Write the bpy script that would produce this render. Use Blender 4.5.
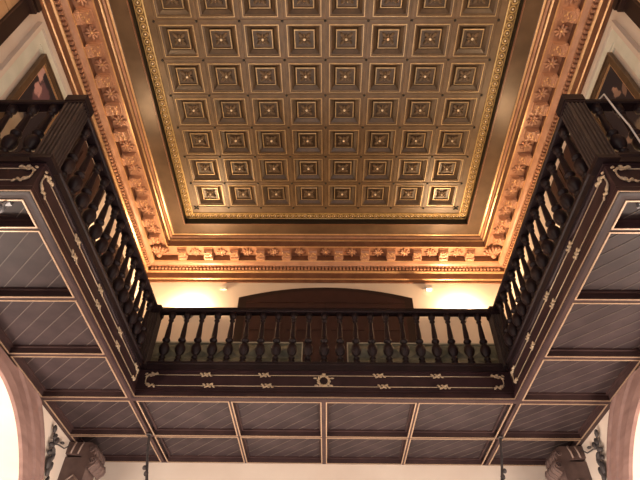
import bpy, math, random
from mathutils import Vector, Matrix
random.seed(4)
for o in list(bpy.data.objects): bpy.data.objects.remove(o)
S = bpy.context.scene
COL = S.collection
PI = math.pi

# ------------------------------------------------------------ camera
cam_d = bpy.data.cameras.new('camera'); cam = bpy.data.objects.new('camera', cam_d); COL.objects.link(cam)
Rv = Vector((0.99987751, 0.00898748, 0.01281335)); Uv = Vector((-0.00281964, -0.70185165, 0.71231756)); Fv = Vector((-0.01539501, 0.71226644, 0.70174034))
m = Matrix.Identity(4)
for i in range(3):
    m[i][0] = Rv[i]; m[i][1] = Uv[i]; m[i][2] = -Fv[i]
m[0][3] = 0.058
cam.matrix_world = m
cam_d.sensor_fit = 'HORIZONTAL'; cam_d.sensor_width = 36; cam_d.lens = 543.75*36/640
cam_d.clip_start = 0.05
S.camera = cam

# ------------------------------------------------------------ world, view
w = bpy.data.worlds.new('world'); S.world = w; w.use_nodes = True
bg = w.node_tree.nodes['Background']; bg.inputs[0].default_value = (1.0, 0.88, 0.84, 1); bg.inputs[1].default_value = 0.30
S.view_settings.view_transform = 'Standard'; S.view_settings.look = 'None'
S.view_settings.exposure = 0.0; S.view_settings.gamma = 1; S.view_settings.use_curve_mapping = False

# ------------------------------------------------------------ fill lights added in place of unseen hall lamps
def area(name, loc, target, size, power, color, size_y=None):
    l = bpy.data.lights.new(name, 'AREA'); l.energy = power; l.color = color; l.size = size
    if size_y: l.shape = 'RECTANGLE'; l.size_y = size_y
    o = bpy.data.objects.new(name, l); COL.objects.link(o); o.location = loc
    o.rotation_euler = (Vector(target)-Vector(loc)).to_track_quat('-Z', 'Y').to_euler()
    return o
def point(name, loc, power, color, r=0.05):
    l = bpy.data.lights.new(name, 'POINT'); l.energy = power; l.color = color; l.shadow_soft_size = r
    o = bpy.data.objects.new(name, l); COL.objects.link(o); o.location = loc
    return o
WARM = (1.0, 0.66, 0.36)
# added fills without fixtures: one up to the ceiling, one behind the viewer
area('ceiling_fill', (0, 0.5, 4.6), (0, 4.5, 8.4), 1.6, 46, (1.0, 0.82, 0.64))
area('low_hall_fill', (0, -1.5, 0.2), (0, 6.5, 4.0), 2.5, 66, (1.0, 0.88, 0.92))
for s in (-1, 1):
    point('passage_fill', (s*4.75, 5.2, 1.6), 260, (1.0, 0.84, 0.70), 0.3)  # added fill to brighten the passage beyond the arch, no fixture
    point('under_gallery_fill', (s*1.8, 7.4, 0.6), 270, (1.0, 0.86, 0.74), 0.3)  # added fill for the wall and soffit below the gallery, no fixture

# ------------------------------------------------------------ helpers
class MB:
    def __init__(s): s.v = []; s.f = []; s.m = []; s.mats = []; s.sm = []
    def mi(s, mat):
        if mat not in s.mats: s.mats.append(mat)
        return s.mats.index(mat)
    def face(s, idx, mat, smooth=False): s.f.append(idx); s.m.append(s.mi(mat)); s.sm.append(smooth)
    def box(s, x0, x1, y0, y1, z0, z1, mat):
        b = len(s.v)
        s.v += [(x, y, z) for z in (z0, z1) for y in (y0, y1) for x in (x0, x1)]
        for q in ((0,2,3,1),(4,5,7,6),(0,1,5,4),(2,6,7,3),(0,4,6,2),(1,3,7,5)): s.face([b+i for i in q], mat)
    def prism(s, pts, a, b, mat, fn=None):
        """polygon pts in 2D swept between a and b; fn(p, q, t) -> 3D point"""
        n = len(pts); k = len(s.v)
        for t in (a, b):
            for p, q in pts: s.v.append(tuple(fn(p, q, t)))
        s.face([k+i for i in range(n)][::-1], mat); s.face([k+n+i for i in range(n)], mat)
        for i in range(n):
            j = (i+1) % n; s.face([k+i, k+j, k+n+j, k+n+i], mat)
    def lathe(s, prof, cx, cy, mat, n=10, square=False):
        k = len(s.v)
        for r, z in prof:
            for i in range(n):
                a = 2*PI*(i+.5)/n; s.v.append((cx+r*math.cos(a), cy+r*math.sin(a), z))
        for j in range(len(prof)-1):
            for i in range(n):
                i2 = (i+1) % n; s.face([k+j*n+i, k+j*n+i2, k+(j+1)*n+i2, k+(j+1)*n+i], mat, True)
        s.face([k+i for i in range(n)][::-1], mat); s.face([k+(len(prof)-1)*n+i for i in range(n)], mat)
    def tube(s, pts, r, mat, n=6, closed=False):
        pts = [Vector(p) for p in pts]; k = len(s.v); m_ = len(pts); up = None
        for i, p in enumerate(pts):
            if closed: d = pts[(i+1) % m_]-pts[i-1]
            else: d = pts[min(i+1, m_-1)]-pts[max(i-1, 0)]
            d.normalize()
            if up is None: up = Vector((0.13, 0.2, 1)) if abs(d.z) < .9 else Vector((1, 0.1, 0))
            a = d.cross(up).normalized(); b = a.cross(d).normalized(); up = b
            rr = r[i] if isinstance(r, (list, tuple)) else r
            for j in range(n):
                t = 2*PI*j/n; s.v.append(tuple(p+a*(rr*math.cos(t))+b*(rr*math.sin(t))))
        for i in range(m_ if closed else m_-1):
            i2 = (i+1) % m_
            for j in range(n):
                j2 = (j+1) % n; s.face([k+i*n+j, k+i*n+j2, k+i2*n+j2, k+i2*n+j], mat, True)
        if not closed:
            s.face([k+j for j in range(n)][::-1], mat); s.face([k+(m_-1)*n+j for j in range(n)], mat)
    def blob(s, c, rx, ry, rz, mat, n=7, m_=4, rot=None):
        k = len(s.v); c = Vector(c)
        def put(p):
            p = Vector(p)
            if rot is not None: p = rot @ p
            s.v.append(tuple(c+p))
        put((0, 0, -rz))
        for j in range(1, m_):
            t = PI*j/m_-PI/2
            for i in range(n):
                a = 2*PI*i/n; put((rx*math.cos(t)*math.cos(a), ry*math.cos(t)*math.sin(a), rz*math.sin(t)))
        put((0, 0, rz)); e = len(s.v)-1
        for i in range(n):
            i2 = (i+1) % n
            s.face([k, k+1+i2, k+1+i], mat, True); s.face([e, e-n+i, e-n+i2], mat, True)
            for j in range(m_-2):
                a = k+1+j*n; s.face([a+i, a+i2, a+n+i2, a+n+i], mat, True)
    def build(s, name, parent=None, loc=(0,0,0), rot=(0,0,0)):
        me = bpy.data.meshes.new(name); me.from_pydata(s.v, [], s.f)
        for mt in s.mats: me.materials.append(mt)
        for p, mi, sm in zip(me.polygons, s.m, s.sm): p.material_index = mi; p.use_smooth = sm
        me.update()
        o = bpy.data.objects.new(name, me); COL.objects.link(o); o.location = loc; o.rotation_euler = rot
        if parent: o.parent = parent
        return o
def tag(o, label=None, cat=None, group=None, kind=None):
    if label: o['label'] = label
    if cat: o['category'] = cat
    if group: o['group'] = group
    if kind: o['kind'] = kind
    return o
def empty(name, loc, label, cat, group=None, rotz=0):
    o = bpy.data.objects.new(name, None); COL.objects.link(o); o.location = loc; o.rotation_euler.z = rotz
    o.empty_display_size = 0.1
    return tag(o, label, cat, group)
KIDS = {}
def copy_tree(o, parent=None):
    c = o.copy(); COL.objects.link(c); c.parent = parent
    for ch in [x for x in bpy.data.objects if x.parent == o]: copy_tree(ch, c)
    return c

# ------------------------------------------------------------ materials
def mat(name, c1, c2=None, rough=.5, metal=0.0, scale=6, bump=0.0, stretch=(1,1,1), emit=0, spec=.5):
    mt = bpy.data.materials.new(name); mt.use_nodes = True; nt = mt.node_tree; b = nt.nodes['Principled BSDF']
    b.inputs['Roughness'].default_value = rough; b.inputs['Metallic'].default_value = metal
    b.inputs['Specular IOR Level'].default_value = spec
    b.inputs['Base Color'].default_value = (*c1, 1)
    if c2 or bump:
        tc = nt.nodes.new('ShaderNodeTexCoord'); mp = nt.nodes.new('ShaderNodeMapping'); mp.inputs['Scale'].default_value = stretch
        nz = nt.nodes.new('ShaderNodeTexNoise'); nz.inputs['Scale'].default_value = scale; nz.inputs['Detail'].default_value = 5
        nt.links.new(tc.outputs['Object'], mp.inputs[0]); nt.links.new(mp.outputs[0], nz.inputs['Vector'])
        if c2:
            cr = nt.nodes.new('ShaderNodeValToRGB'); cr.color_ramp.elements[0].position = .35; cr.color_ramp.elements[1].position = .68
            cr.color_ramp.elements[0].color = (*c1, 1); cr.color_ramp.elements[1].color = (*c2, 1)
            nt.links.new(nz.outputs['Fac'], cr.inputs[0]); nt.links.new(cr.outputs[0], b.inputs['Base Color'])
        if bump:
            bp = nt.nodes.new('ShaderNodeBump'); bp.inputs['Strength'].default_value = bump; bp.inputs['Distance'].default_value = .02
            nt.links.new(nz.outputs['Fac'], bp.inputs['Height']); nt.links.new(bp.outputs[0], b.inputs['Normal'])
    if emit:
        b.inputs['Emission Color'].default_value = (*c1, 1); b.inputs['Emission Strength'].default_value = emit
    return mt
M_WALL = mat('cream_plaster', (.67,.57,.49), (.73,.64,.56), .85, scale=1.4, bump=.05)
M_WALLG = mat('grey_green_plaster', (.66,.67,.58), (.76,.75,.66), .7, scale=5)
M_DARK = mat('dark_stained_wood', (.024,.011,.014), (.038,.018,.021), .45, scale=5, bump=.05, spec=.25)
M_RAIL = mat('near_black_rail_wood', (.012,.007,.009), (.020,.011,.013), .42, scale=5, bump=.04, spec=.22)
M_POST = mat('fluted_post_wood', (.040,.028,.026), (.058,.042,.038), .45, scale=5, spec=.3)
M_SOFF = mat('soffit_wood', (.034,.023,.026), (.054,.037,.040), .55, scale=4, bump=.05, spec=.25)
M_BEAM = mat('soffit_beam_wood', (.044,.024,.024), (.066,.037,.036), .55, scale=4, spec=.25)
M_GROOVE = mat('pale_groove_line', (.12,.095,.085), None, .6)
M_GILT = mat('gilt_line', (.42,.29,.20), (.52,.37,.25), .42, .3, scale=30)
M_GILTM = mat('gilt_mount', (.50,.40,.28), (.66,.54,.38), .38, .35, scale=40)
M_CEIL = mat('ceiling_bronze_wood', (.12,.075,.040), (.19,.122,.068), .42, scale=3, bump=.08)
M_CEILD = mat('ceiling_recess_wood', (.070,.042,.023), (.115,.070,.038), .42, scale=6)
M_CGOLD = mat('ceiling_gold_edge', (.52,.36,.19), (.68,.49,.27), .35, .3, scale=20)
M_BAND = mat('guilloche_gold', (.50,.34,.14), (.66,.47,.21), .38, .45, scale=25)
M_BANDD = mat('guilloche_ground', (.21,.13,.055), (.29,.185,.08), .5, .2, scale=25)
M_BOSS = mat('rosette_boss_gold', (.95,.80,.60), None, .3, .2)
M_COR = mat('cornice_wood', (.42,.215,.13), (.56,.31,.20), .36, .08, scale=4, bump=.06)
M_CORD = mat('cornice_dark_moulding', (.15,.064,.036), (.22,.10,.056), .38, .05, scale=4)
M_CORG = mat('cornice_gilt_edge', (.66,.40,.20), (.78,.50,.26), .32, .45, scale=20)
M_CPAN = mat('cornice_flat_panel', (.10,.062,.036), (.15,.094,.056), .35, .1, scale=3)
M_BLACK = mat('rim_shade_stud_black', (.014,.010,.007), None, .5)  # shade colour on the ceiling rim; also the dark studs and corner ornaments
M_MAR = mat('maroon_door_wood', (.036,.013,.012), (.050,.018,.016), .5, scale=3)
M_MARD = mat('maroon_dark', (.022,.010,.009), None, .45)
M_GREEN = mat('grey_green_panel', (.07,.08,.065), (.21,.22,.18), .4, scale=5)
M_GREENE = mat('grey_green_edge', (.40,.40,.34), None, .5)
M_STONE = mat('red_stone', (.20,.115,.10), (.27,.165,.145), .7, scale=2.5, stretch=(1,1,4), bump=.1)
M_CAP = mat('carved_brown_capital', (.105,.066,.060), (.15,.098,.086), .6, scale=8, bump=.1)
M_CAPL = mat('capital_ridge', (.34,.25,.21), None, .6)
M_IRON = mat('black_iron', (.045,.038,.040), (.075,.065,.066), .6, .2, scale=15)
M_GIRON = mat('grey_metal', (.30,.30,.32), None, .5, .5)
M_WHITE = mat('white_plastic', (.75,.73,.70), None, .5)
M_FRAME = mat('picture_frame_wood', (.10,.06,.034), (.15,.092,.05), .4, .2, scale=8)
M_ORANGE = mat('oak_shutter', (.52,.31,.16), (.62,.39,.22), .55, scale=3, stretch=(1,1,5))
M_FLOOR = mat('hall_floor_tiles', (.42,.34,.28), (.50,.42,.35), .5, scale=2)
M_GLASS = mat('frosted_lamp_glass', (1.0,.78,.48), None, .5, emit=14)

# ------------------------------------------------------------ dimensions
W, YW, A, YF, YN = 3.886, 8.833, 2.547, 6.667, 3.055
ZS, ZG = 3.6, 3.95            # soffit underside, gallery floor
YB = -4.0                      # how far the hall runs behind the viewer
ZT = 8.43                      # coffer plane
ZF = -1.6

# ------------------------------------------------------------ setting
def struct(mb, name, parent=None):
    o = mb.build(name, parent)
    if not parent: o['kind'] = 'structure'
    return o
b = MB(); b.box(-5.6, 5.6, YB, YW+.25, ZF-.15, ZF, M_FLOOR); struct(b, 'floor')
b = MB(); b.box(-W-.25, W+.25, YW, YW+.25, ZF, 8.7, M_WALL); struct(b, 'wall_back')
AY, AZ, RI, RO = 5.465, 1.37, 2.03, 2.52
for s, nm in ((-1, 'left'), (1, 'right')):
    pts = [(YB, ZF), (AY-RI, ZF)]
    pts += [(AY-RI*math.cos(t*PI/40), AZ+RI*math.sin(t*PI/40)) for t in range(41)]
    pts += [(AY+RI, ZF), (YW, ZF), (YW, 8.7), (YB, 8.7)]
    b = MB(); b.prism(pts, W, W+.3, M_WALL, lambda p, q, t: (s*t, p, q)); struct(b, 'wall_'+nm)
    # moulded arch round the opening
    b = MB()
    rings = [(RI-.0, .0), (RI, .05), (RI+.09, .07), (RI+.10, .045), (RI+.24, .045), (RI+.26, .075), (RI+.38, .075), (RI+.40, .05), (RO-.05, .05), (RO-.03, .08), (RO, .08), (RO, 0)]
    path = [(-1, ZF)] + [(t, None) for t in range(49)] + [(-2, ZF)]
    k0 = len(b.v)
    for t, zz in path:
        for r, h in rings:
            if t == -1: y, z = AY-r, ZF
            elif t == -2: y, z = AY+r, ZF
            else: y, z = AY-r*math.cos(t*PI/48), min(AZ+r*math.sin(t*PI/48), ZS-.005)
            b.v.append((s*(W-h), y, z))
    n = len(rings)
    for i in range(len(path)-1):
        for j in range(n-1):
            q = [k0+i*n+j, k0+i*n+j+1, k0+(i+1)*n+j+1, k0+(i+1)*n+j]
            b.face(q if s > 0 else q[::-1], M_STONE)
    o = b.build('arch_surround')
    tag(o, 'moulded reddish stone arch surround on the %s side wall under the gallery' % nm, 'arch', 'stone arch surrounds')
    # passage beyond the arch
    b = MB(); b.box(s*5.4, s*5.6, YB, YW+.25, ZF, 4.2, M_WALL); struct(b, 'wall_passage_'+nm)
    b = MB(); b.box(min(s*W+s*.3, s*5.4), max(s*W+s*.3, s*5.4), YB, YW+.25, 4.0, 4.2, M_WALL); struct(b, 'ceiling_passage_'+nm)

# ------------------------------------------------------------ ceiling with coffers
P = .675; PY = .656; GX = 4*P; GY = 7.59; NR = 11
ceil = None
b = MB()
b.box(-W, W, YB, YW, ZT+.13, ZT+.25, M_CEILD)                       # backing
YE = GY-NR*PY
b.box(-(W-1.09), -GX, YE, YW-1.09, ZT, ZT+.13, M_CEIL); b.box(GX, W-1.09, YE, YW-1.09, ZT, ZT+.13, M_CEIL)
b.box(-GX, GX, GY, YW-1.09, ZT, ZT+.13, M_CEIL); b.box(-W+.9, W-.9, YB, YE, ZT, ZT+.13, M_CEIL)
ceil = struct(b, 'ceiling')
def rings_mesh(b, prof, n=4):
    k = len(b.v)
    for h, z, mt in prof:
        b.v += [(-h, -h, z), (h, -h, z), (h, h, z), (-h, h, z)]
    for j in range(len(prof)-1):
        for i in range(4):
            i2 = (i+1) % 4; b.face([k+j*4+i, k+(j+1)*4+i, k+(j+1)*4+i2, k+j*4+i2], prof[j+1][2])
    e = k+(len(prof)-1)*4; b.face([e+3, e+2, e+1, e], prof[-1][2])
def coffer_proto():
    b = MB(); h = P/2
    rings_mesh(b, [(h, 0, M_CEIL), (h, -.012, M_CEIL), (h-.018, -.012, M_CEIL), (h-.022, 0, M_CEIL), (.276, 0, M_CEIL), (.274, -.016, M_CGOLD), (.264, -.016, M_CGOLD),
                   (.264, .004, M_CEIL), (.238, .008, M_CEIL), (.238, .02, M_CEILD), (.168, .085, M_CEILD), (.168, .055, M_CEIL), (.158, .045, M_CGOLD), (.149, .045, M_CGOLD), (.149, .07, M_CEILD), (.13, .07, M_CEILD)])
    c = b.build('coffer', ceil)
    b = MB()
    for i in range(4):
        a = PI/4+i*PI/2
        b.blob((.078*math.cos(a), .078*math.sin(a), .058), .066, .030, .026, M_CEIL, 6, 4, Matrix.Rotation(a, 3, 'Z'))
        a += PI/4
        b.blob((.05*math.cos(a), .05*math.sin(a), .058), .045, .020, .022, M_CEIL, 6, 4, Matrix.Rotation(a, 3, 'Z'))
    b.blob((0, 0, .035), .024, .024, .024, M_BOSS, 8, 4)
    b.build('rosette', c)
    b = MB(); b.blob((-P/2, P/2, -.015), .023, .023, .024, M_BLACK, 8, 4); b.build('stud', c)
    return c
c0 = coffer_proto(); kids = [x for x in bpy.data.objects if x.parent == c0]
first = True
for r in range(NR):
    for k in range(8):
        if first: c = c0; first = False
        else:
            c = c0.copy(); COL.objects.link(c); c.parent = ceil
            for x in kids:
                d = x.copy(); COL.objects.link(d); d.parent = c
        c.location = (-GX+(k+.5)*P, GY-(r+.5)*PY, ZT); c.scale = (1, PY/P, 1)
b0 = None
for k in range(NR+1):
    b = MB(); b.blob((GX, GY-k*PY, ZT-.015), .023, .023, .024, M_BLACK, 8, 4); b.build('stud', ceil)
for s in (-1, 1):                                                    # four-pointed corner ornaments
    b = MB()
    for i in range(4):
        a = PI/4+i*PI/2; b.blob((s*(GX)+.035*math.cos(a), GY+.035*math.sin(a), ZT-.01), .038, .018, .018, M_BLACK, 6, 4, Matrix.Rotation(a, 3, 'Z'))
    b.build('corner_ornament', ceil)
# guilloche band on each side of the coffers
def band(fn, length_a, length_b, name):
    b = MB()
    def strip(i0, i1, z0, z1, mt):
        k = len(b.v)
        for (i, z) in ((i0, z0), (i1, z1)):
            for e in (0, 1): b.v.append(tuple(fn(i, e, z)))
        b.face([k, k+1, k+3, k+2], mt)
    strip(.92, .935, ZT, ZT-.02, M_BAND); strip(.935, .945, ZT-.02, ZT-.005, M_BAND); strip(.945, 1.065, ZT-.005, ZT-.005, M_BANDD)
    strip(1.065, 1.075, ZT-.005, ZT-.025, M_BAND); strip(1.075, 1.09, ZT-.025, ZT-.02, M_BAND); strip(1.09, 1.09, ZT-.02, ZT+.01, M_BAND)
    p0 = Vector(fn(1.005, 0, ZT-.012)); p1 = Vector(fn(1.005, 1, ZT-.012)); L = (p1-p0).length; n = int(L/.125); d = (p1-p0)/n
    for i in range(n):
        c = p0+d*(i+.5)
        b.tube([c+Vector((.05*math.cos(t*PI/4), .05*math.sin(t*PI/4), 0)) for t in range(8)], .011, M_BAND, 4, True)
        b.blob(c, .018, .018, .016, M_BOSS, 5, 3)
    return b.build(name, ceil)
band(lambda i, e, z: (-W+i, (YB, YW-i)[e], z), 0, 1, 'guilloche_band')
band(lambda i, e, z: (W-i, (YB, YW-i)[e], z), 0, 1, 'guilloche_band')
band(lambda i, e, z: ((-W+i, W-i)[e], YW-i, z), 0, 1, 'guilloche_band')

# ------------------------------------------------------------ cornice
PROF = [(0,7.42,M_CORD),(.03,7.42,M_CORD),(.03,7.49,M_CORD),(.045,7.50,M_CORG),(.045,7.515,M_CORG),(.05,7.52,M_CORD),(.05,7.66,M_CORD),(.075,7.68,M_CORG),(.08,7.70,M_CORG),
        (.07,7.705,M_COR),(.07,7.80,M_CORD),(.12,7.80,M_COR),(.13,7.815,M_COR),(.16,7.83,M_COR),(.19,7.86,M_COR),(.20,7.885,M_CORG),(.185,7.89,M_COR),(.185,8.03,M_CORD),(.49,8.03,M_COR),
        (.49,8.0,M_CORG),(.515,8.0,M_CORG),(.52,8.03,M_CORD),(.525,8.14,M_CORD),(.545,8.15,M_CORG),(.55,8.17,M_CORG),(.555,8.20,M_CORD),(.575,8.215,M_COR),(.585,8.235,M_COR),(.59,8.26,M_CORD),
        (.605,8.265,M_CORG),(.62,8.275,M_CORG),(.63,8.28,M_CPAN),(.89,8.28,M_CPAN),(.90,8.265,M_COR),(.92,8.265,M_CORD),(.92,ZT+.02,M_BLACK)]  # last face: dark wood rim coloured black to put its shade in
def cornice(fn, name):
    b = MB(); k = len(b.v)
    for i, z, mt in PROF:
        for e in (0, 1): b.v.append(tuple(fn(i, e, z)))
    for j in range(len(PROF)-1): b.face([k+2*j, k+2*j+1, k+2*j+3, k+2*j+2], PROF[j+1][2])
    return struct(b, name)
def modillion_mesh(b):                                               # local: x along the cornice, y into the room, z down from soffit 0
    prof = [(0,0),(0,-.14),(.03,-.155),(.06,-.145),(.09,-.115),(.13,-.105),(.17,-.115),(.20,-.11),(.225,-.07),(.225,-.02),(.24,-.018),(.24,0)]
    b.prism(prof, -.085, .085, M_COR, lambda p, q, t: (t, p, q))
    b.box(-.10, .10, 0, .25, -.018, -.001, M_COR)
    random.seed(11)
    for q in range(30):
        y = random.uniform(.03, .21); x = random.uniform(-.075, .075); z = -.145 if y < .085 else -.112
        b.blob((x, y, z), .022, .014, .014, M_COR if q % 3 else M_CORG, 5, 3, Matrix.Rotation(random.uniform(0, 3), 3, 'Z'))
    for x in (-.088, .088): b.tube([(x, .05+.035*math.cos(t), -.085+.035*math.sin(t)) for t in [i*PI/4 for i in range(8)]], .012, M_COR, 5, True)
def rosette_mesh(b):
    for i in range(8):
        a = i*PI/4; L = .078 if i % 2 == 0 else .06
        b.blob((.06*math.cos(a), .06*math.sin(a), -.014), L, .024, .026, M_COR, 6, 4, Matrix.Rotation(a, 3, 'Z') @ Matrix.Rotation(.25, 3, 'Y'))
    b.blob((0, 0, -.02), .025, .025, .025, M_CORG, 8, 4)
def dress(trim, pos, rot, cen):
    """pos(s, i) -> (x, y) for distance s along, inset i"""
    global mod0, ros0
    for kind, s in cen:
        src = mod0 if kind == 'm' else ros0
        if src is None:
            b = MB(); (modillion_mesh if kind == 'm' else rosette_mesh)(b)
            o = b.build('modillion' if kind == 'm' else 'rosette', trim)
            if kind == 'm': mod0 = o
            else: ros0 = o
        else:
            o = src.copy(); COL.objects.link(o); o.parent = trim
        x, y = pos(s, .19 if kind == 'm' else .335)
        o.location = (x, y, 8.03); o.rotation_euler = (0, 0, rot)
mod0 = ros0 = None
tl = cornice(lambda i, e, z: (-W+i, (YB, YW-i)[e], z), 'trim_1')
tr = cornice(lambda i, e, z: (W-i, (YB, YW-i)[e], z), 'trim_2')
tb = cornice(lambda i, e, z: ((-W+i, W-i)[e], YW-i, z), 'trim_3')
side = []
for k in range(-3, 10):
    side.append(('r', 3.65+.52*k)); side.append(('m', 3.91+.52*k))
side = [q for q in side if q[1] < 8.2]
dress(tl, lambda s, i: (-W+i, s), -PI/2, side)
dress(tr, lambda s, i: (W-i, s), PI/2, side)
bk = [('m', (k+.5)*.56) for k in range(-6, 6)] + [('r', k*.56) for k in range(-5, 6)]
dress(tb, lambda s, i: (s, YW-i), PI, bk)
def acanthus(parent, x, y, sx):                                       # carved leaf mass in the corner of the cornice
    b = MB()
    for k in range(7):
        a = -PI/2+sx*(-.5+k*.26)
        for j in range(3):
            r = .06+.085*j
            b.blob((x+r*math.cos(a), y+r*math.sin(a), 7.99-.03*j+.02*(k % 2)), .075, .035, .055, M_COR, 6, 4, Matrix.Rotation(a, 3, 'Z') @ Matrix.Rotation(.5, 3, 'Y'))
    b.blob((x, y, 7.95), .07, .07, .06, M_COR)
    return b.build('corner_leaf', parent)
acanthus(tb, -W+.30, YW-.30, 1); acanthus(tb, W-.30, YW-.30, -1)
def dentils(trim, fn, a, c):
    b = MB(); n = int((c-a)/.075)
    for k in range(n):
        s = a+(k+.5)*.075; (x0, y0), (x1, y1) = fn(s-.021, .065), fn(s+.021, .118)
        b.box(min(x0,x1), max(x0,x1), min(y0,y1), max(y0,y1), 7.725, 7.79, M_COR)
    return b.build('dentil_course', trim)
dentils(tl, lambda s, i: (-W+i, s), YB, YW-.12); dentils(tr, lambda s, i: (W-i, s), YB, YW-.12); dentils(tb, lambda s, i: (s, YW-i), -W+.12, W-.12)

# ------------------------------------------------------------ gallery
gal = empty('gallery', (0, YW, ZS), 'dark wooden U-shaped gallery with panelled soffit carried round three sides of the hall', 'balcony')
def gpart(b, name, parent=None):                                      # geometry written in world coordinates
    me_off = (0, -YW, -ZS)
    if parent is None: return b.build(name, gal, me_off)
    return b.build(name, parent)
# slab
b = MB(); b.box(-W, W, YF+.05, YW, 3.715, ZG, M_SOFF)
for s in (-1, 1): b.box(min(s*W, s*(A+.05)), max(s*W, s*(A+.05)), YN+.05, YF+.05, 3.715, ZG, M_SOFF)
gpart(b, 'floor_slab')
XS = [(-3.80,-2.66),(-2.53,-1.30),(-1.24,-.045),(.045,1.24),(1.30,2.53),(2.66,3.80)]
YSID = [(3.165,3.486),(3.551,4.519),(4.60,5.613),(5.70,6.673)]
YBK = [(6.79,7.815),(7.88,8.79)]
panels = [(x, y) for x in (XS[0], XS[5]) for y in YSID] + [(x, y) for x in XS for y in YBK]
GL = .016
for (x0, x1), (y0, y1) in panels:
    b = MB(); b.box(x0-.02, x1+.02, y0-.02, y1+.02, 3.695, 3.715, M_SOFF)
    # inner moulding at the edge of the sunk field
    for (ax0, ax1, ay0, ay1) in ((x0, x1, y0, y0+.03), (x0, x1, y1-.03, y1), (x0, x0+.03, y0+.03, y1-.03), (x1-.03, x1, y0+.03, y1-.03)):
        b.box(ax0, ax1, ay0, ay1, 3.67, 3.695, M_BEAM)
    fx0, fx1, fy0, fy1 = x0+.03, x1-.03, y0+.03, y1-.03
    c = math.floor((fx0+fy0)/.235)*.235+.12
    while c < fx1+fy1:
        xa = max(fx0, c-fy1); xb = min(fx1, c-fy0)
        if xb-xa > .04:
            h = .006; b.prism([(xa, c-xa-h), (xa, c-xa+h), (xb, c-xb+h), (xb, c-xb-h)][::-1], 3.690, 3.696, M_GROOVE, lambda p, q, t: (p, q, t))
        c += .235
    o = gpart(b, 'soffit_panel')
    b = MB()
    for (ax0, ax1, ay0, ay1) in ((x0-GL, x1+GL, y0-GL, y0), (x0-GL, x1+GL, y1, y1+GL), (x0-GL, x0, y0, y1), (x1, x1+GL, y0, y1)):
        b.box(ax0, ax1, ay0, ay1, ZS-.008, ZS+.004, M_GILT)
    gpart(b, 'gilt_border', o)
def beam(x0, x1, y0, y1, z0=ZS):
    b = MB(); b.box(x0, x1, y0, y1, z0, 3.715, M_BEAM); return gpart(b, 'soffit_beam')
for s in (-1, 1):
    lo = lambda a, c: (min(s*a, s*c), max(s*a, s*c))
    beam(*lo(A+.05, 2.66), YN+.05, YW)                        # long beam along the void, to the back wall
    beam(*lo(3.80, W), YN+.05, YW)
    beam(*lo(2.66, 3.80), YN+.05, 3.165)
    for y0, y1 in ((3.486,3.551),(4.519,4.60),(5.613,5.70),(6.673,6.79),(7.815,7.88),(8.79,YW)): beam(*lo(2.66, 3.80), y0, y1)
beam(-A-.05, A+.05, YF+.05, 6.79); beam(-A-.05, A+.05, 7.815, 7.88); beam(-A-.05, A+.05, 8.79, YW)
for x0, x1 in ((-1.30,-1.24),(-.045,.045),(1.24,1.30)):
    beam(x0, x1, 6.79, 7.815); beam(x0, x1, 7.88, 8.79)

# fascias: local x along the run, local -y outward (towards the void), z up from soffit
def knot_mesh():
    b = MB()
    for s in (-1, 1):
        b.tube([(s*(.005+.085*t), -.012, s*.020*math.sin(t*PI*1.6)) for t in [i/8 for i in range(9)]], [.006,.011,.013,.012,.010,.009,.008,.006,.004], M_GILTM, 5)
        b.blob((s*.035, -.016, s*.022), .028, .011, .013, M_GILTM, 6, 4, Matrix.Rotation(-.5, 3, 'Y')); b.blob((s*.065, -.016, -s*.016), .026, .010, .011, M_GILTM, 6, 4, Matrix.Rotation(.6, 3, 'Y'))
        b.blob((s*.02, -.016, -s*.022), .018, .010, .012, M_GILTM, 6, 4)
    b.blob((0, -.018, 0), .022, .014, .026, M_GILTM, 7, 4)
    return b
def wreath_mesh():
    b = MB()
    for i in range(12):
        a = i*PI/6
        b.blob((.075*math.cos(a), -.014, .075*math.sin(a)), .032, .012, .017, M_GILTM, 6, 4, Matrix.Rotation(-a+.9, 3, 'Y'))
    for s in (-1, 1):
        b.blob((s*.115, -.012, .04), .03, .01, .014, M_GILTM, 6, 4); b.blob((s*.10, -.012, -.07), .03, .01, .014, M_GILTM, 6, 4)
    b.blob((0, -.014, .10), .03, .012, .018, M_GILTM)
    return b
def scroll_mesh():                                                   # C-scroll joining the two lines, opening towards +x
    b = MB()
    pts = [(.13-.0, -.012, .0825), (.06, -.012, .09), (.01, -.012, .07), (-.01, -.012, .03), (-.012, -.012, -.02), (.0, -.012, -.06), (.04, -.012, -.085), (.13, -.012, -.0825)]
    b.tube(pts, [.006,.010,.012,.009,.008,.011,.012,.006], M_GILTM, 5)
    for (x, z) in ((.02,.075),(.06,.105),(.10,.09),(.05,.06),(.13,.10),(.08,.07),(.01,-.06),(.02,-.08),(.06,-.10),(.09,-.075),(.12,-.10),(.04,-.065),(-.01,.05),(-.02,.09)):
        b.blob((x, -.016, z), .026, .012, .014, M_GILTM, 6, 4, Matrix.Rotation(random.uniform(-1, 1), 3, 'Y'))
    return b
proto = {}
def gm(kind, parent, x, z, flip=False):
    if kind not in proto:
        o = {'gilt_knot': knot_mesh, 'gilt_wreath': wreath_mesh, 'gilt_scroll': scroll_mesh}[kind]().build(kind, parent); proto[kind] = o
    else:
        o = proto[kind].copy(); COL.objects.link(o); o.parent = parent
    o.location = (x, 0, z); o.scale = (-1 if flip else 1, 1, 1)
ZA, ZB = .35, .185
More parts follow.
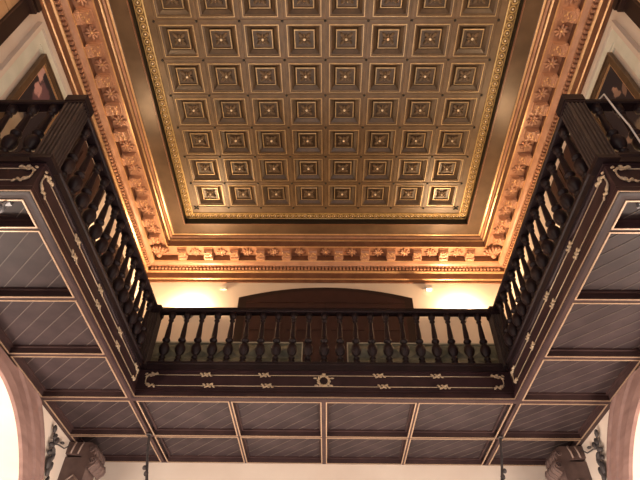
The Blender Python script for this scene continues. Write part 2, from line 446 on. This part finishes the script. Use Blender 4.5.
def fascia(cx, cy, rot, half, knots, wreath=False, ea=0, eb=0):
    b = MB()
    # profile (y, z): outward is -y ; ends mitred by ea / eb (+1 = run longer at the outer face)
    pr = [(.05,0),(0,0),(0,.07),(.012,.09),(.012,.11),(.03,.125),(.03,.395),(.015,.40),(.015,.42),(.05,.42)]
    k = len(b.v)
    for e, sg in ((0, -1), (1, 1)):
        for y, z in pr: b.v.append((sg*(half+(ea, eb)[e]*(y)), y, z))
    n = len(pr)
    for j in range(n):
        j2 = (j+1) % n; b.face([k+j, k+n+j, k+n+j2, k+j2], M_DARK)
    b.face([k+j for j in range(n)], M_DARK); b.face([k+n+j for j in range(n)][::-1], M_DARK)
    o = b.build('fascia', gal, (cx, cy-YW, 0), (0, 0, rot))
    b = MB(); b.box(-half, half, -.004, .01, 0, .014, M_GILT); b.build('gilt_edge', o)
    b = MB()
    for z in (ZA, ZB): b.tube([(-half+.15, .026, z), (half-.15, .026, z)], .0055, M_GILTM, 5)
    b.build('gilt_line', o)
    for kx in knots:
        for z in (ZA, ZB):
            gm('gilt_knot', o, kx+random.uniform(-.01, .01)+(0.03 if z == ZB else -.03), z)
    for q in [x for x in bpy.data.objects if x.parent == o and x.name.startswith('gilt_knot')]: q.location.y = .03
    gm('gilt_scroll', o, -half+.10, (ZA+ZB)/2); gm('gilt_scroll', o, half-.10, (ZA+ZB)/2, True)
    if wreath: gm('gilt_wreath', o, 0, (ZA+ZB)/2)
    for q in [x for x in bpy.data.objects if x.parent == o and (x.name.startswith('gilt_scroll') or x.name.startswith('gilt_wreath'))]: q.location.y = .03
    return o
fascia(0, YF, 0, A, (-1.6,-.8,.8,1.6), True, 1, 1)
HS = (YF-YN)/2; CS = (YF+YN)/2
fascia(-A, CS, PI/2, HS, (-.80,.02,.84), False, -1, 1)       # left run faces +x
fascia(A, CS, -PI/2, HS, (-.84,-.02,.80), False, 1, -1)
HR = (W-A)/2
fascia(-(W+A)/2, YN, 0, HR, (.0,), False, 0, -1)
fascia((W+A)/2, YN, 0, HR, (.0,), False, -1, 0)

# ------------------------------------------------------------ balustrades
BP = [(.050,4.15),(.050,4.20),(.036,4.21),(.030,4.225),(.045,4.24),(.045,4.255),(.030,4.27),(.034,4.29),(.060,4.33),(.073,4.38),(.069,4.43),(.046,4.475),(.028,4.50),(.030,4.51),(.052,4.525),(.056,4.545),(.048,4.565),(.034,4.575),
      (.038,4.60),(.036,4.68),(.030,4.78),(.025,4.86),(.024,4.875),(.038,4.885),(.038,4.90),(.026,4.91),(.026,4.925),(.040,4.94),(.048,4.96),(.050,5.03)]
bal0 = None
def balustrade(cx, cy, rot, half, n, pitch, label, off=0):
    global bal0
    t = empty('balustrade', (cx, cy, ZG), label, 'balustrade', 'turned wooden balustrades of the gallery', rot)
    z = -ZG
    b = MB(); b.prism([(-.05,5.03+z),(-.065,5.045+z),(-.065,5.075+z),(-.05,5.09+z),(-.045,5.115+z),(.045,5.115+z),(.05,5.09+z),(.065,5.075+z),(.065,5.045+z),(.05,5.03+z)], -half, half, M_RAIL, lambda p, q, t: (t, p, q)); b.build('handrail', t)
    b = MB(); b.prism([(-.06,4.02+z),(-.06,4.10+z),(-.075,4.11+z),(-.075,4.14+z),(-.06,4.152+z),(.06,4.152+z),(.075,4.14+z),(.075,4.11+z),(.06,4.10+z),(.06,4.02+z)], -half, half, M_RAIL, lambda p, q, t: (t, p, q)); b.build('bottom_rail', t)
    b = MB(); b.box(-half, half, 0, .06, 0, 4.02+z, M_RAIL); b.build('plinth', t)
    for k in range(n):
        x = (k-(n-1)/2)*pitch+off
        if bal0 is None:
            b = MB(); b.lathe([(r*1.06, zz+z) for r, zz in BP], 0, 0, M_RAIL, 10); bal0 = b.build('baluster', t); o = bal0
        else:
            o = bal0.copy(); COL.objects.link(o); o.parent = t
        o.location = (x, 0, 0)
YP = YF+.055; XP = A+.055
balustrade(0, YP, 0, XP-.106, 21, .2325, 'long dark turned balustrade across the back of the hall')
for s, nm in ((-1, 'left'), (1, 'right')):
    ya, yb = YN+.055+.106, YP-.106
    balustrade(s*XP, (ya+yb)/2, -s*PI/2, (yb-ya)/2, 14, .2335, 'dark turned balustrade running along the %s side gallery' % nm)
    balustrade(s*(XP+.106+W)/2, YN+.055, 0, (W-XP-.106)/2, 5, .222, 'short dark balustrade closing the near end of the %s side gallery' % nm)
newel0 = None
for s, y, nm in ((-1, YN+.055, 'near end of the left side gallery'), (1, YN+.055, 'near end of the right side gallery'), (-1, YP, 'far left corner of the gallery'), (1, YP, 'far right corner of the gallery')):
    if newel0 is None:
        t = empty('newel_post', (0,0,0), 'x', 'post', 'fluted newel posts of the gallery')
        b = MB(); h = .092; pts = []
        for side_ in range(4):
            a = side_*PI/2; ca, sa = math.cos(a), math.sin(a)
            q = [(-h, -h)]
            for g in range(4):
                x = -h+.024+g*.041
                q += [(x, -h), (x+.008, -h+.014), (x+.018, -h+.014), (x+.026, -h)]
            pts += [(px*ca-py*sa, px*sa+py*ca) for px, py in q]
        b.prism(pts, .10, 1.03, M_POST, lambda p, q, t: (p, q, t)); b.build('shaft', t)
        b = MB(); b.box(-.105,.105,-.105,.105,.071,.11,M_RAIL); b.box(-.098,.098,-.098,.098,.10,.13,M_RAIL); b.build('base', t)
        b = MB(); b.box(-.098,.098,-.098,.098,1.03,1.06,M_RAIL); b.box(-.108,.108,-.108,.108,1.06,1.16,M_RAIL); b.box(-.09,.09,-.09,.09,1.16,1.18,M_RAIL); b.build('cap', t)
        newel0 = t
    else: t = copy_tree(newel0)
    t.location = (s*XP, y, ZG); t['label'] = 'square fluted newel post at the ' + nm

# ------------------------------------------------------------ door behind the back gallery
b = MB(); hw = 1.77
def seg(hw_, z0, zs, za, n=16): return [(-hw_, z0), (hw_, z0)] + [(hw_*math.cos(t*PI/n) if 0 else hw_*(1-2*t/n), zs+(za-zs)*(1-(1-2*t/n)**2)) for t in range(n+1)]
b.prism(seg(1.77, ZG, 6.95, 7.22), YW-.10, YW, M_MARD, lambda p, q, t: (p, t, q)); door = struct(b, 'door_1')
for s in (-1, 1):
    b = MB(); x0, x1 = (s*.01, s*1.60) if s > 0 else (-1.60, -.01)
    b.box(x0, x1, YW-.14, YW-.10, ZG, 6.78, M_MAR)
    for z0, z1 in ((4.1, 5.0), (5.15, 6.0), (6.12, 6.66)):
        for q0, q1 in ((x0+.1, (x0+x1)/2-.05), ((x0+x1)/2+.05, x1-.1)): b.box(q0, q1, YW-.155, YW-.14, z0, z1, M_MAR)
    b.build('door_leaf', door)
b = MB()
b.prism(seg(1.60, 6.80, 6.86, 7.12), YW-.13, YW-.10, M_MAR, lambda p, q, t: (p, t, q)); b.build('arched_head', door)
# grey-green screens standing on the gallery
for s, nm in ((-1, 'left'), (1, 'right')):
    x0 = .42; n = 6; cw = .54
    t = empty('panelled_screen', (s*(x0+n*cw/2), 8.40, ZG), 'grey-green panelled screen standing behind the %s half of the back balustrade' % nm, 'screen', 'grey-green screens on the back gallery')
    hw_ = n*cw/2
    b = MB(); b.box(-hw_, hw_, .0, .04, 0, 1.66, M_GREEN)
    b.box(-hw_, hw_, -.03, .05, 1.655, 1.68, M_GREENE); b.box(-hw_-.02, -hw_, -.03, .05, 0, 1.68, M_GREENE); b.box(hw_, hw_+.02, -.03, .05, 0, 1.68, M_GREENE)
    b.build('frame', t)
    for i in range(n):
        for j in range(6):
            a0, a1 = -hw_+i*cw+.012, -hw_+(i+1)*cw-.012; c0_, c1_ = .02+j*.272, .02+(j+1)*.272-.012
            b = MB(); k = 0; mx, mz = (a0+a1)/2, (c0_+c1_)/2
            b.v = [(a0,0,c0_),(a1,0,c0_),(a1,0,c1_),(a0,0,c1_),(mx,-.10,mz)]
            for q in ((0,1,4),(1,2,4),(2,3,4),(3,0,4)): b.face(list(q), M_GREEN)
            b.build('panel', t)
# ------------------------------------------------------------ wall uplighters
def sconce(x, y, z, rot, label, grp='shell-shaped uplighters on the walls', power=230):
    t = empty('wall_uplighter', (x, y, z), label, 'wall lamp', grp, rot)
    b = MB()
    # half bowl, local wall at y=0, room towards -y
    prof = [(.02,-.16),(.05,-.15),(.09,-.11),(.13,-.05),(.15,0),(.155,.015),(.145,.015),(.12,-.04),(.08,-.10),(.03,-.135)]
    n = 12; k = len(b.v)
    for r, zz in prof:
        for i in range(n+1):
            a = PI+PI*i/n; b.v.append((r*math.cos(a), r*math.sin(a), zz))
    for j in range(len(prof)-1):
        for i in range(n): b.face([k+j*(n+1)+i, k+j*(n+1)+i+1, k+(j+1)*(n+1)+i+1, k+(j+1)*(n+1)+i], M_GIRON, True)
    b.build('bowl', t)
    b = MB(); b.box(-.05,.05,-.02,0,-.2,-.02,M_GIRON); b.build('backplate', t)
    b = MB(); b.tube([(-.09,-.06,-.02),(.09,-.06,-.02)], .014, M_GLASS, 8); b.build('bulb', t)
    R_ = Matrix.Rotation(rot, 3, 'Z'); p = Vector((x, y, z))+R_ @ Vector((0, -.10, .02))
    point('uplighter_light', p, power, WARM, .04)
    return t
sconce(-2.77, YW, 6.62, 0, 'uplighter on the back wall glowing above the left end of the back handrail')
sconce(2.75, YW, 6.64, 0, 'uplighter on the back wall glowing above the right end of the back handrail')
# small boxes near the uplighters
b = MB(); b.box(-.06,.06,-.03,0,-.05,.05,M_WALL); b.box(-.048,.048,-.034,-.03,-.038,.038,M_WALLG); o = b.build('junction_box', None, (-2.13, YW, 7.27)); tag(o, 'small square box on the back wall right of the left light pool', 'box')
b = MB(); b.box(-.06,.06,-.10,0,-.045,.045,M_WHITE); b.box(-.10,-.06,-.04,0,-.02,.045,M_WHITE); o = b.build('sensor_box', None, (2.15, YW, 7.26)); tag(o, 'small white projecting sensor box on the back wall left of the right light pool', 'box')

# ------------------------------------------------------------ pictures and surrounds on the side walls
def canvas_mat(name, blobs, base=(.018,.016,.028)):
    mt = bpy.data.materials.new(name); mt.use_nodes = True; nt = mt.node_tree; bs = nt.nodes['Principled BSDF']; bs.inputs['Roughness'].default_value = .45
    tc = nt.nodes.new('ShaderNodeTexCoord'); nz = nt.nodes.new('ShaderNodeTexNoise'); nz.inputs['Scale'].default_value = 7; nz.inputs['Detail'].default_value = 4
    nt.links.new(tc.outputs['Object'], nz.inputs['Vector'])
    mixv = nt.nodes.new('ShaderNodeMix'); mixv.data_type = 'VECTOR'; mixv.inputs['Factor'].default_value = .22
    nt.links.new(tc.outputs['Object'], mixv.inputs[4]); nt.links.new(nz.outputs['Color'], mixv.inputs[5])
    prev = None
    rgb = nt.nodes.new('ShaderNodeRGB'); rgb.outputs[0].default_value = (*base, 1); prev = rgb.outputs[0]
    for (c, rad, sc, colr) in blobs:
        mp = nt.nodes.new('ShaderNodeMapping'); mp.vector_type = 'POINT'; mp.inputs['Scale'].default_value = sc; mp.inputs['Location'].default_value = (-c[0]*sc[0], -c[1]*sc[1], -c[2]*sc[2])
        nt.links.new(mixv.outputs[1], mp.inputs[0])
        ln = nt.nodes.new('ShaderNodeVectorMath'); ln.operation = 'LENGTH'; nt.links.new(mp.outputs[0], ln.inputs[0])
        mr = nt.nodes.new('ShaderNodeMapRange'); mr.inputs['From Min'].default_value = rad; mr.inputs['From Max'].default_value = rad*.75
        nt.links.new(ln.outputs['Value'], mr.inputs['Value'])
        mx = nt.nodes.new('ShaderNodeMix'); mx.data_type = 'RGBA'; nt.links.new(mr.outputs[0], mx.inputs['Factor']); nt.links.new(prev, mx.inputs[6]); mx.inputs[7].default_value = (*colr, 1)
        prev = mx.outputs[2]
    nt.links.new(prev, bs.inputs['Base Color'])
    return mt
PZ = 6.10
for s, nm, blobs in ((-1, 'left', [((0,-.05,-.30),.20,(0,1.0,.6),(.42,.33,.23)), ((0,.08,.45),.15,(0,1,.75),(.16,.08,.10)), ((0,-.08,.62),.075,(0,1,.8),(.60,.36,.33)), ((0,-.02,.46),.10,(0,1,1.3),(.58,.33,.31))]),
                     (1, 'right', [((0,-.02,-.35),.18,(0,1,.8),(.24,.19,.14)), ((0,.02,.42),.07,(0,1,.8),(.30,.19,.15)), ((0,-.10,.30),.06,(0,1,.8),(.24,.15,.12)), ((0,.2,-.15),.07,(0,1,1),(.3,.21,.17))])):
    t = empty('painting', (s*(W-.02), 3.915, PZ), 'dark framed oil painting of a pale figure hanging on the %s gallery wall' % nm, 'painting', 'framed paintings on the gallery walls')
    b = MB()
    def fr(h0, h1, v0, v1, d0, d1, mt):
        for (ya, yb, za, zb) in ((-h1, h1, v0, v1), (-h1, h1, -v1, -v0), (-h1, -h0, -v0, v0), (h0, h1, -v0, v0)):
            xa, xb = sorted((-s*d0, -s*d1)); b.box(xa, xb, ya, yb, za, zb, mt)
    fr(.35, .445, .78, .88, 0, .05, M_FRAME); fr(.33, .35, .76, .78, 0, .035, M_CORG); fr(.42, .445, .855, .88, .05, .065, M_FRAME)
    b.build('frame', t)
    b = MB(); xa, xb = sorted((0, -s*.015)); b.box(xa, xb, -.34, .34, -.77, .77, canvas_mat('painted_canvas_'+nm, blobs)); b.build('canvas', t)
    # plaster surround with raised edge
    b = MB()
    def wf(y0, y1, z0, z1, w_, d, mt):
        xa, xb = sorted((s*W, s*(W-d)))
        for q in ((y0, y1, z1-w_, z1), (y0, y1, z0, z0+w_), (y0, y0+w_, z0+w_, z1-w_), (y1-w_, y1, z0+w_, z1-w_)): b.box(xa, xb, *q, mt)
    wf(3.14, 4.72, 4.7, 7.24, .06, .07, M_WALL); wf(3.20, 4.66, 4.76, 7.18, .15, .035, M_WALLG); wf(3.35, 4.51, 4.91, 7.03, .05, .018, M_WALLG)
    o = struct(b, 'trim_4' if s < 0 else 'trim_5')
    # tall window with oak shutters and dark frame nearer the viewer
    b = MB(); xa, xb = sorted((s*W, s*(W-.08)))
    b.box(xa, xb, 2.74, 2.92, ZG, 6.95, M_MARD); b.box(xa, xb, 1.3, 1.48, ZG, 6.95, M_MARD); b.box(xa, xb, 1.3, 2.92, 6.95, 7.1, M_MARD)
    win = struct(b, 'window_1' if s < 0 else 'window_2')
    xa, xb = sorted((s*W, s*(W-.14))); b = MB(); b.box(xa, xb, 1.2, 2.96, 7.1, 7.2, M_MARD); b.box(xa, xb, 1.22, 2.94, 7.0, 7.04, M_MARD); b.build('head_moulding', win)
    xa, xb = sorted((s*W, s*(W-.04)))
    for q0, q1 in ((1.48, 2.11), (2.11, 2.74)):
        b = MB(); z = ZG+.02
        while z < 6.9:
            b.box(xa, xb, q0+.01, q1-.01, z, min(z+.42, 6.94), M_ORANGE); z += .44
        b.build('shutter', win)
    # doors on the side wall
    xa, xb = sorted((s*W, s*(W-.07)))
    b = MB(); b.box(xa, xb, 4.86, 6.10, ZG, 7.16, M_MARD); d1 = struct(b, 'door_2' if s < 0 else 'door_3')
    xa, xb = sorted((s*(W-.07), s*(W-.10)))
    for q0, q1 in ((4.96, 5.47), (5.49, 6.00)):
        b = MB(); b.box(xa, xb, q0, q1, ZG+.02, 7.06, M_MAR)
        xc, xd = sorted((s*(W-.10), s*(W-.115)))
        for z0, z1 in ((4.1, 4.9), (5.05, 5.9), (6.05, 6.9)): b.box(xc, xd, q0+.08, q1-.08, z0, z1, M_MAR)
        b.build('door_leaf', d1)
    b = MB(); b.prism([(6.62, ZG), (8.55, ZG)]+[(8.55-1.93*t/16, 6.70+.26*(1-(1-t/8)**2)) for t in range(17)], s*W, s*(W-.07), M_MARD, lambda p, q, t: (t, p, q)); d2 = struct(b, 'door_4' if s < 0 else 'door_5')
    for q0, q1 in ((6.74, 7.57), (7.60, 8.43)):
        b = MB(); b.box(xa, xb, q0, q1, ZG+.02, 6.66, M_MAR); b.build('door_leaf', d2)
# lamps on the side walls; near pair added out of view for side light
for s, nm in ((-1, 'left'), (1, 'right')):
    sconce(s*W, .8, 6.3, -s*PI/2, 'added unseen uplighter on the %s side wall nearer the viewer, before the painting' % nm, power=230)
    sconce(s*W, 6.36, 6.05, -s*PI/2, 'uplighter on the %s side wall between the two dark doors' % nm, power=80)

# ------------------------------------------------------------ below the gallery
for s, nm in ((-1, 'left'), (1, 'right')):
    t = empty('pilaster', (s*W, 8.04, ZF), 'brown pilaster with carved scroll capital in the far %s corner under the gallery' % nm, 'pilaster', 'carved pilasters under the gallery')
    z = -ZF
    b = MB(); D = lambda d: -s*d
    def bx(d0, d1, y0, y1, z0, z1, mt):
        xa, xb = sorted((D(d0), D(d1))); b.box(xa, xb, y0, y1, z0, z1, mt)
    bx(0, .36, .03, .42, 0, 3.36+z, M_CAP)
    for zz in range(16):                                          # chevron ribs on the face
        z0 = 3.1+z-zz*.26
        for sg in (0, 1):
            b.tube([(D(.04+sg*.34), .028, z0-.16), (D(.21), .022, z0)], .012, M_CAPL, 5)
    b.build('shaft', t)
    b = MB()
    prof = [(0,3.40+z),(.24,3.38+z),(.36,3.26+z),(.41,3.18+z),(.45,3.22+z),(.49,3.25+z),(.505,3.30+z),(.49,3.35+z),(.45,3.37+z),(.43,3.39+z),(.45,3.43+z),(.445,3.49+z),(.41,3.54+z),(.36,3.575+z),(0,3.585+z)]
    b.prism(prof, 0, .46, M_CAP, lambda p, q, tt: (D(p), tt, q))
    for y in (.06, .18, .30, .41):
        b.tube([(D(p*1.0), y, q) for p, q in prof[1:-1]], .016, M_CAP, 6)
    for x in (.08, .19):
        b.tube([(D(x+.04), -.004, 3.58+z), (D(x+.02), -.014, 3.50+z), (D(x), -.006, 3.40+z)], .013, M_CAPL, 6)
    for (cx_, cz_, r) in ((.44,3.30+z,.055),(.385,3.47+z,.05)):
        b.tube([(D(cx_+r*(1-k/16)*math.cos(k*.8)), -.008, cz_+r*(1-k/16)*math.sin(k*.8)) for k in range(15)], .012, M_CAP, 5)
    b.build('capital', t)
    # iron leaf spray
    b = MB(); x = -s*.05
    b.tube([(x, .55, .52), (x*.9, .42, .42), (x, .20, .38), (x*1.1, .0, .30)], .010, M_IRON, 5)
    b.tube([(x, -.05, .50), (x, .02, .40), (x, .08, .28), (x, .16, .14), (x, .22, 0), (x, .27, -.16)], [.010,.012,.012,.012,.010,.006], M_IRON, 5)
    for (yy, zz, ry, rz, a) in ((-.05,.50,.05,.08,.4),(.03,.42,.08,.05,.9),(.12,.40,.05,.09,-.5),(.02,.30,.10,.05,.2),(.12,.26,.09,.05,-.4),(.04,.20,.09,.05,.5),(.16,.18,.10,.055,1.2),(.11,.08,.07,.12,.2),(.20,.06,.055,.12,-.3),(.17,-.02,.06,.09,.3),(.24,-.10,.03,.08,-.2),(.27,-.19,.035,.03,0),(.30,.45,.06,.03,.2)):
        b.blob((x, yy, zz), .028, ry*.85, rz*.72, M_IRON, 7, 4, Matrix.Rotation(a, 3, 'X'))
    o = b.build('iron_leaf_spray', None, (s*W, 7.44, 2.98)); tag(o, 'black wrought-iron leaf spray on the wall between the %s arch and pilaster' % nm, 'ornament', 'iron leaf sprays')
    # hanging rod
    b = MB(); P0 = Vector((0, 0, 0))
    rod = [(0,0,0), (s*-.02,0,-.12), (s*-.05,0,-.32), (s*-.10,-.02,-.55), (s*-.17,-.04,-.85), (s*-.22,-.06,-1.15)]
    b.tube(rod, [.022,.020,.018,.020,.022,.026], M_IRON, 8)
    b.blob((s*-.10,-.02,-.60), .035, .035, .04, M_IRON, 8, 5); b.blob((s*-.06,-.03,-.52), .03, .03, .035, M_IRON, 8, 5); b.blob((0,0,-.02), .045, .045, .02, M_IRON, 8, 4)
    b.blob((s*-.16,-.04,-.80), .045, .045, .07, M_IRON, 8, 5)
    o = b.build('hanging_rod', None, (s*2.60, 7.76, ZS-.002)); tag(o, 'thin black iron rod hanging below the %s beam crossing under the back gallery' % nm, 'rod', 'iron rods under the gallery')
    b = MB()
    b.box(-.03,.03,-.05,.05,-.03,0,M_GIRON)
    b.tube([(0,0,-.02),(0,-.03,-.10),(.05,-.06,-.12)], .014, M_GIRON, 6); b.tube([(-.06,.03,-.06),(.06,-.05,-.07)], .014, M_GIRON, 6); b.blob((-.01,.0,-.12), .035, .035, .05, M_GIRON, 8, 5)
    o = b.build('lamp_bracket', None, (s*2.86, 3.24, 3.695)); tag(o, 'small grey metal lamp bracket fixed to the near end of the %s gallery soffit' % nm, 'bracket', 'grey lamp brackets')

# white cable over the near right rail
b = MB()
b.tube([(2.70,3.25,5.14),(2.86,3.20,5.14),(2.92,3.08,5.135),(2.934,3.005,5.11),(2.934,2.995,4.9),(2.936,2.99,4.75),(2.955,2.985,4.5),(2.95,2.985,4.15),(2.95,2.985,3.9),(2.96,2.98,3.5)], .009, M_WHITE, 6)
o = b.build('white_cable'); tag(o, 'thin white cable hanging over the near right handrail', 'cable')
